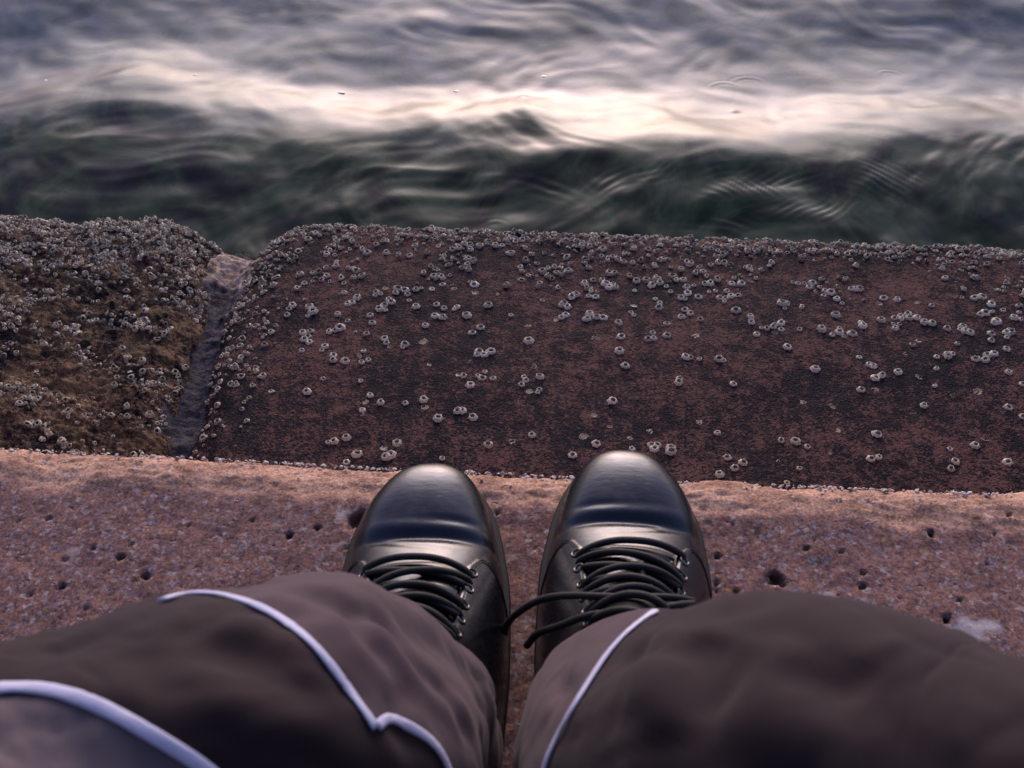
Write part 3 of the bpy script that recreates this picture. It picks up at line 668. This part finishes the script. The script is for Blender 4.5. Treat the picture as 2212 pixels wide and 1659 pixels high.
# seat of the trousers joining the two thighs
th = np.linspace(0, math.pi, 24); al = np.linspace(0, 2*math.pi, 40, endpoint=False); TH, AL = np.meshgrid(th, al, indexing='ij')
Ps = np.stack([.20*np.sin(TH)*np.cos(AL), -.40 + .15*np.sin(TH)*np.sin(AL), .285 + .125*np.cos(TH)], -1)
VV.append(Ps.reshape(-1, 3)); F = grid_faces(24, 40, wrap=True); FF.append(F+base); MI.append(np.zeros(len(F), int))
me = np_mesh('trousers', np.vstack(VV), np.vstack(FF)); fix_normals(me)
tr = link('trousers', me, [M_brown, M_grey, M_grey_skylit]); me.polygons.foreach_set('material_index', np.concatenate(MI).astype(np.int32)) if len(me.polygons) == sum(map(len, MI)) else print('MI mismatch')
attach(tr)
for k, (s, pts) in PIPES.items():
    res, nor, idx = on_leg(s, pts)
    if len(res) > 3:
        res = [r + nn_*.0012 for r, nn_ in zip(res, nor)]
        R_ = np.array(res); 
        for _ in range(8): R_[1:-1] = (R_[:-2]+R_[1:-1]*2+R_[2:])/4
        V_, F_ = tube(R_, .0020 if k != 'left_c' else .0024, 12, True, .38, nor); me = py_mesh('piping', V_, F_); fix_normals(me); attach(link('piping', me, M_white), tr)

# --- boots
S_ST = [0,.004,.010,.02,.04,.06,.08,.10,.12,.15,.18,.21,.24,.27,.288,.297,.300]
S_W  = [.010,.0205,.0292,.0380,.0484,.0543,.0572,.0597,.0603,.0597,.0585,.0555,.0520,.0465,.034,.020,.008]
H_ST = [0,.004,.010,.02,.032,.048,.066,.080,.088,.098,.12,.14,.16,.18,.20,.215,.235,.26,.285,.297,.300]
H_Z  = [.030,.0385,.0475,.0562,.0605,.0625,.0622,.0600,.0595,.0630,.0715,.081,.093,.108,.126,.140,.140,.140,.137,.132,.13]
def cubic(xq, xs_, ys_):
    c = cat_spline([(a, b_) for a, b_ in zip(xs_, ys_)], 500); return np.interp(xq, c[:, 0], c[:, 1])
def boot(side, toe, center_x, rot):
    e = bpy.data.objects.new('boot', None); COL.objects.link(e); e.location = (center_x, toe, 0); e.rotation_euler = (0, 0, rot)
    bpy.context.view_layer.update()
    def W(s): return cubic(s, S_ST, S_W)
    def Hh(s): return cubic(s, H_ST, H_Z)
    inner = -side                                          # +x is inner for the left boot
    def surf(s, a, off=0.0):
        """s back from the toe, a: -1..1 from one sole edge over the top to the other"""
        s = np.asarray(s, float); a = np.asarray(a, float)
        t = a*math.pi/2*1.10; wd = W(s)-.0025; hh = Hh(s); z0 = .016
        n_ = 2.35 - .25*sstep(.10, .2, s)
        cx_ = np.sign(np.sin(t))*np.abs(np.sin(t))**(2/n_); cz_ = np.sign(np.cos(t))*np.abs(np.cos(t))**(2/n_)
        # narrow the instep high up
        hz = (hh-z0)
        x = wd*cx_*(1 - .0*cz_); z = z0 + hz*np.maximum(cz_, -.2)
        nar = sstep(.09, .20, s)*.30; x = x*(1 - nar*np.clip(cz_, 0, 1)**1.5)
        x = x + inner*.004*sstep(.06, .0, s) * 1.0
        # leather creases across the vamp
        g = np.clip(cz_, 0, 1)
        sk = s + .010*np.abs(a)**1.6 + .004*side*a
        z = z - .0018*np.exp(-((sk-.089)/.0045)**2)*g + .0014*np.exp(-((sk-.080)/.006)**2)*g - .0011*np.exp(-((sk-.099+.02*a*side)/.003)**2)*g*np.exp(-((a-.25*side)/.3)**2) - .0010*np.exp(-((sk-.074)/.003)**2)*g*np.exp(-((a+.3*side)/.25)**2)
        y = -s + .0*x
        r = np.stack([x, y, z], -1)
        return r
    def surf_n(s, a):
        e_ = 1e-4; d1 = surf(s+e_, a)-surf(s-e_, a); d2 = surf(s, a+e_*10)-surf(s, a-e_*10); n_ = np.cross(d2, d1)
        n_ = n_/np.maximum(np.linalg.norm(n_, axis=-1, keepdims=True), 1e-12); c = surf(s, a)-np.stack([np.zeros_like(s), -s, np.full_like(s, .03)], -1)
        sg = np.sign((n_*c).sum(-1, keepdims=True)); return n_*np.where(sg == 0, 1, sg)
    s = .3*(np.linspace(0, 1, 190)**1.25); a = np.linspace(-1, 1, 120)
    Sg, Ag = np.meshgrid(s, a, indexing='ij'); P = surf(Sg, Ag)
    # round the toe cap: the first ring closes onto the middle
    V = P.reshape(-1, 3); F = grid_faces(*Sg.shape).tolist()
    V = np.vstack([V, [[inner*.004, .004, .022]]]); m_ = 120
    F3 = [[j, j+1, len(V)-1] for j in range(m_-1)]
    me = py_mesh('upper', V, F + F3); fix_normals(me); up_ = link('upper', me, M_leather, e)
    # ankle shaft
    C = [(0,-.250,.09,.046,.050),(side*.002,-.256,.12,.044,.047),(side*.006,-.266,.138,.036,.040),(side*.010,-.274,.152,.037,.040),(side*.010,-.274,.153,.033,.036),(side*.008,-.270,.13,.031,.034)]
    Pm = []; A_ = np.linspace(0, 2*math.pi, 48, endpoint=False)
    for c in cat_spline(C, 40):
        rr_ = 1+.02*np.sin(A_*3+c[2]*90)
        Pm.append(np.stack([c[0]+c[3]*np.cos(A_)*rr_, c[1]+c[4]*np.sin(A_)*rr_, c[2]+.0016*np.sin(c[2]*420+np.sin(A_*2))], -1))
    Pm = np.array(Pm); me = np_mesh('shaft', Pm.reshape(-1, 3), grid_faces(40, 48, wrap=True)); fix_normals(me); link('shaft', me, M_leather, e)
    # quarters (eyestay flaps) lying on the vamp, each side, with a rounded front corner
    for qs in (-1, 1):
        n1, n2 = 90, 44; g1 = np.linspace(0, 1, n1); g2 = np.linspace(0, 1, n2); G1, G2 = np.meshgrid(g1, g2, indexing='ij')
        a_in = .30 + .03*np.sin(G1*3)                       # edge beside the tongue
        aa = a_in + (.995-a_in)*G2
        front = .105 + .034*sstep(.16, 1.0, G2) + .013*(1-sstep(0, .16, G2))   # rounded corner then sweeping back
        ss = front + (.232-front)*G1
        B0 = surf(ss, qs*aa); N0 = surf_n(ss, qs*aa); th_ = .0034
        edge = np.minimum(sstep(0, .03, G1), sstep(0, .05, G2)); top = B0 + N0*(th_*(.35+.65*edge))[..., None]; bot = B0 - N0*.001
        V_ = np.vstack([top.reshape(-1, 3), bot.reshape(-1, 3)]); F_ = grid_faces(n1, n2).tolist(); k_ = n1*n2
        bd = [i*n2 for i in range(n1)] + [(n1-1)*n2+j for j in range(1, n2)] + [i*n2+n2-1 for i in range(n1-2, -1, -1)] + [j for j in range(n2-2, 0, -1)]
        F_ += [[bd[i], bd[(i+1) % len(bd)], bd[(i+1) % len(bd)]+k_, bd[i]+k_] for i in range(len(bd))]
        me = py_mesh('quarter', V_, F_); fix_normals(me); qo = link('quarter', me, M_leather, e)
    def onp(s_, a_, off):
        s_ = np.atleast_1d(np.asarray(s_, float)); a_ = np.atleast_1d(np.asarray(a_, float)); return surf(s_, a_) + surf_n(s_, a_)*off
    # stitching: two rows following the front of each quarter
    st = []
    for qs in (-1, 1):
        for inset in (.0030, .0052):
            g2 = np.linspace(.02, .8, 60); front = .105 + .034*sstep(.16, 1.0, g2) + .013*(1-sstep(0, .16, g2)) + inset
            pts = onp(front, qs*(.33+inset*2+.66*g2), .0036); st.append(tube(pts, .00035, 5))
            g1 = np.linspace(.125, .225, 50); st.append(tube(onp(g1, np.full(50, qs*(.33+inset*4)), .0036), .00035, 5))
    for V_, F_ in st: link('stitching', py_mesh('stitching', V_, F_), M_rubber, e)
    # tongue: padded strip under the laces
    n1, n2 = 60, 24; G1, G2 = np.meshgrid(np.linspace(0, 1, n1), np.linspace(-1, 1, n2), indexing='ij')
    ss = .117 + .086*G1 + .003*np.abs(G2)**3; B0 = surf(ss, G2*.30) + surf_n(ss, G2*.30)*(.0006+.0018*(1-G2**2)+.0006*np.sin(G1*40+G2*2))[..., None]*np.minimum(1, G1*12)[..., None]
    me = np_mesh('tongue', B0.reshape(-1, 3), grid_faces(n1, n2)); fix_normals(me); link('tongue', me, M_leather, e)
    # padded collar above the laces, added dark and matte to cut the sky reflection
    G1, G2 = np.meshgrid(np.linspace(0, 1, 50), np.linspace(-1, 1, 40), indexing='ij'); ss = .202 + .060*G1
    B0 = surf(ss, G2*.72) + surf_n(ss, G2*.72)*(.0020+.0016*np.sin(G1*26+G2*1.5)*(1-G2**2*.5))[..., None]
    me = np_mesh('collar', B0.reshape(-1, 3), grid_faces(50, 40)); fix_normals(me); link('collar', me, M_rubber, e)
    # eyelets
    rows = [.125, .142, .160, .177, .194, .211, .227]
    for qs in (-1, 1):
        for r_ in rows:
            c = onp(r_, qs*.37, .0036)[0]; nn_ = surf_n(np.array([r_]), np.array([qs*.37]))[0]
            t1 = np.cross(nn_, [0, 1, 0]); t1 /= np.linalg.norm(t1); t2 = np.cross(nn_, t1); V_ = []; 
            for k in range(16):
                for j in range(6):
                    b1, b2 = 2*math.pi*k/16, 2*math.pi*j/6; rr_ = .0034+.0010*math.cos(b2)
                    V_.append(c + t1*math.cos(b1)*rr_ + t2*math.sin(b1)*rr_ + nn_*.0009*math.sin(b2))
            me = np_mesh('eyelet', V_, [[k*6+j, k*6+(j+1) % 6, ((k+1) % 16)*6+(j+1) % 6, ((k+1) % 16)*6+j] for k in range(16) for j in range(6)]); fix_normals(me)
            link('eyelet', me, M_steel, e)
    # laces: arched bars plus the diagonals under them
    L = []
    for i, r_ in enumerate(rows):
        aa = np.linspace(-.375, .375, 22); cl_ = np.cos(aa/.375*math.pi/2)
        sk = (.0055 if i % 2 else -.004)*side*aa/.375*(1+.3*math.sin(i*1.7)); sl = -.004*(1-cl_)*0
        pts = onp(r_ - .004*cl_ + sk, aa, 0) + surf_n(r_ + 0*aa, aa)*(.0030 + .0034*cl_**.6)[:, None]
        pts[0] += [0, -.002, -.004]; pts[-1] += [0, -.002, -.004]
        L.append(tube(pts, .0025, 10))
        if i < len(rows)-1:
            sg = 1 if i % 2 else -1; aa2 = np.linspace(-.34, .34, 16)*sg
            for q_ in ((1,) if i % 2 else (-1,)):
                pts = onp(np.linspace(r_+.001, rows[i+1]-.001, 16), aa2*q_, .0034); L.append(tube(pts, .0023, 8))
    V_, F_ = join_data(L); me = py_mesh('lace', V_, F_); fix_normals(me); link('lace', me, M_lace, e)
    # sole with welt
    Vs = []; ss = np.r_[S_ST]; ssf = .3*(0.5-0.5*np.cos(np.linspace(0, math.pi, 70))); wo = W(ssf); wo[0] = .004; wo[-1] = .004
    ring_ = [( wq+inner*.004*float(sstep(.06, .0, sq)), -sq) for sq, wq in zip(ssf, wo)] + [(-wq+inner*.004*float(sstep(.06, .0, sq)), -sq) for sq, wq in zip(ssf[::-1], wo[::-1])]
    ring_ = np.array(ring_); cen = np.array([0, -.15]); lev = [(.0, -.003), (.003, 0), (.010, .001), (.0115, -.0012), (.013, .0012), (.0175, .0022), (.019, .0012), (.0195, -.006)]
    nrm_ = []
    for i in range(len(ring_)):
        t = ring_[(i+1) % len(ring_)] - ring_[i-1]; nn_ = np.array([t[1], -t[0]]); nn_ /= np.linalg.norm(nn_)+1e-9
        if np.dot(nn_, ring_[i]-cen) < 0: nn_ = -nn_
        nrm_.append(nn_)
    nrm_ = np.array(nrm_); k_ = len(ring_)
    for z, o_ in lev:
        q_ = ring_ + nrm_*o_; Vs += [(x, y, z) for x, y in q_]
    F_ = grid_faces(len(lev), k_, wrap=True).tolist() + [list(range(k_)), [(len(lev)-1)*k_+i for i in range(k_)]]
    me = py_mesh('sole', Vs, F_); fix_normals(me); link('sole', me, M_rubber, e, smooth=False)
    e.rotation_euler = (0, 0, rot)
    return e, onp
bl, fl = boot(-1, .537, -.0655, math.radians(1.0)); br, fr = boot(1, .550, .0925, math.radians(-5.4))
for e in (bl, br):
    attach(e)
# loose lace ends of the right boot
Lr = []
def Wp(px, py, z): return tuple(at_z(px, py, z))
for pts in ([(1500,1300,.128),(1440,1293,.132),(1350,1287,.128),(1250,1287,.116),(1170,1297,.092),(1120,1320,.07),(1095,1350,.045),(1088,1385,.018),(1086,1400,.006)],
            [(1500,1305,.130),(1430,1315,.134),(1340,1322,.130),(1260,1335,.118),(1200,1352,.10),(1160,1372,.08),(1138,1392,.062)],
            [(1385,1218,.088),(1387,1240,.094),(1398,1265,.102),(1420,1288,.112),(1450,1308,.122),(1480,1320,.125)]):
    P_ = cat_spline([Wp(*p) for p in pts], 50); P_[:, 2] += .0015*np.sin(np.arange(50)*.35); Lr.append(tube(P_, .0024, 10))
V_, F_ = join_data(Lr); me = py_mesh('loose_lace_end', V_, F_); fix_normals(me); o = link('loose_lace_end', me, M_lace); attach(o, br)

# --- the rest of the person: body, jacket and hair (behind the picture)
M_skin, _, _ = mat('skin', (.46,.27,.20), .55); M_hair, _, _ = mat('dark_hair', (.03,.02,.015), .6)
M_jacket = make_fabric('charcoal_jacket_cloth', (.030,.030,.036), (.045,.045,.052), .1)
def skinned(name, nodes, edges, root, mat_, sub=2):
    me = bpy.data.meshes.new(name); me.from_pydata([n[:3] for n in nodes], edges, []); o = bpy.data.objects.new(name, me); COL.objects.link(o)
    sk = o.modifiers.new('skin', 'SKIN'); sk.use_smooth_shade = True
    for v_, n in zip(me.skin_vertices[0].data, nodes): v_.radius = (n[3], n[4] if len(n) > 4 else n[3]); v_.use_root = False
    me.skin_vertices[0].data[root].use_root = True
    ss = o.modifiers.new('sub', 'SUBSURF'); ss.levels = sub; ss.render_levels = sub
    me.materials.append(mat_); return o
nodes = [(0,-.40,.30,.13),(0,-.43,.42,.12),(0,-.46,.56,.13),(0,-.46,.68,.12),(0,-.44,.755,.050),(0,-.42,.80,.050),(0,-.375,.865,.070,.078),(0,-.385,.930,.080,.088)]
edges = [(i, i+1) for i in range(7)]
def chain(start, pts):
    p = start
    for q in pts: nodes.append(q); edges.append((p, len(nodes)-1)); p = len(nodes)-1
    return p
for sx in (-1, 1):
    chain(0, [(sx*.10,-.36,.27,.075)] + ([(-.175,-.20,.33,.06),(-.245,-.04,.385,.052),(-.262,.06,.37,.046),(-.180,.13,.294,.046),(-.10,.20,.225,.042)] if sx < 0 else [(.215,-.22,.33,.06),(.315,-.10,.38,.05),(.325,.01,.372,.046),(.200,.10,.328,.044),(.10,.17,.26,.042)]) + [(sx*.07,.262,.11,.032),(sx*.07,.27,.06,.028),(sx*.075,.36,.042,.024),(sx*.075,.46,.034,.018)])
    wv = chain(3, [(sx*.10,-.46,.70,.075),(sx*.18,-.45,.69,.058),(sx*.25,-.37,.55,.046),(sx*.285,-.27,.485,.040),(sx*.275,-.16,.497,.032),(sx*.265,-.10,.505,.025),(sx*.262,-.065,.503,.028),(sx*.260,-.030,.497,.030)])
    b0 = len(nodes)-1
    for dx, ln, k in ((-.030,.068,0),(-.010,.080,1),(.010,.075,2),(.028,.058,3)):
        chain(b0, [(sx*.260+dx*sx*-1,-.004,.494,.0095),(sx*.262+dx*sx*-1.15,.002+ln*.38,.486,.0088),(sx*.264+dx*sx*-1.2,.002+ln*.68,.468,.0082),(sx*.266+dx*sx*-1.2,.002+ln*.9,.445,.0072)])
    chain(wv-1, [(sx*.232,-.050,.497,.012),(sx*.214,-.028,.488,.0105),(sx*.204,-.006,.474,.009)])
chain(6, [(0,-.300,.868,.020),(0,-.280,.862,.010)])
for sx in (-1, 1): chain(6, [(sx*.074,-.385,.885,.014),(sx*.090,-.392,.890,.012)])
body = skinned('body', nodes, edges, 0, M_skin); attach(body)
jn = [(0,-.40,.27,.155),(0,-.43,.42,.150),(0,-.46,.56,.155),(0,-.46,.67,.140),(0,-.445,.745,.075)]
je = [(i, i+1) for i in range(4)]; nodes, edges = jn, je
for sx in (-1, 1):
    chain(3, [(sx*.11,-.46,.695,.092),(sx*.19,-.45,.685,.074),(sx*.255,-.37,.55,.062),(sx*.288,-.27,.487,.055),(sx*.276,-.16,.50,.044),(sx*.267,-.11,.506,.038)])
jk = skinned('jacket', nodes, edges, 0, M_jacket); attach(jk)
M_eye, _, _ = mat('eye', (.05,.035,.03), .2); M_lip, _, _ = mat('lips', (.40,.16,.13), .5)
for nm_, cx_, cy_, cz_, ra, rb, rc, mm_ in (('eye', -.030, -.312, .893, .012, .008, .007, M_eye), ('eye', .030, -.312, .893, .012, .008, .007, M_eye), ('mouth', 0, -.322, .834, .020, .008, .006, M_lip)):
    TH, AL = np.meshgrid(np.linspace(0, math.pi, 10), np.linspace(0, 2*math.pi, 20, endpoint=False), indexing='ij')
    me = np_mesh(nm_, np.stack([cx_+ra*np.sin(TH)*np.cos(AL), cy_+rb*np.sin(TH)*np.sin(AL), cz_+rc*np.cos(TH)], -1).reshape(-1, 3), grid_faces(10, 20, wrap=True)); fix_normals(me); attach(link(nm_, me, mm_), body)
TH, AL = np.meshgrid(np.linspace(0, math.pi*.58, 16), np.linspace(0, 2*math.pi, 32, endpoint=False), indexing='ij')
Hh_ = np.stack([.088*np.sin(TH)*np.cos(AL), .100*np.sin(TH)*np.sin(AL)-.012, .098*np.cos(TH)], -1)*(1+.03*np.sin(AL*9+TH*7))[..., None] + np.array([0,-.398,.922])
Hh_[..., 2] += np.where(np.sin(AL) > .2, .035*np.sin(TH)*np.sin(AL), 0)
me = np_mesh('hair', Hh_.reshape(-1, 3), grid_faces(16, 32, wrap=True)); fix_normals(me); attach(link('hair', me, M_hair), body)
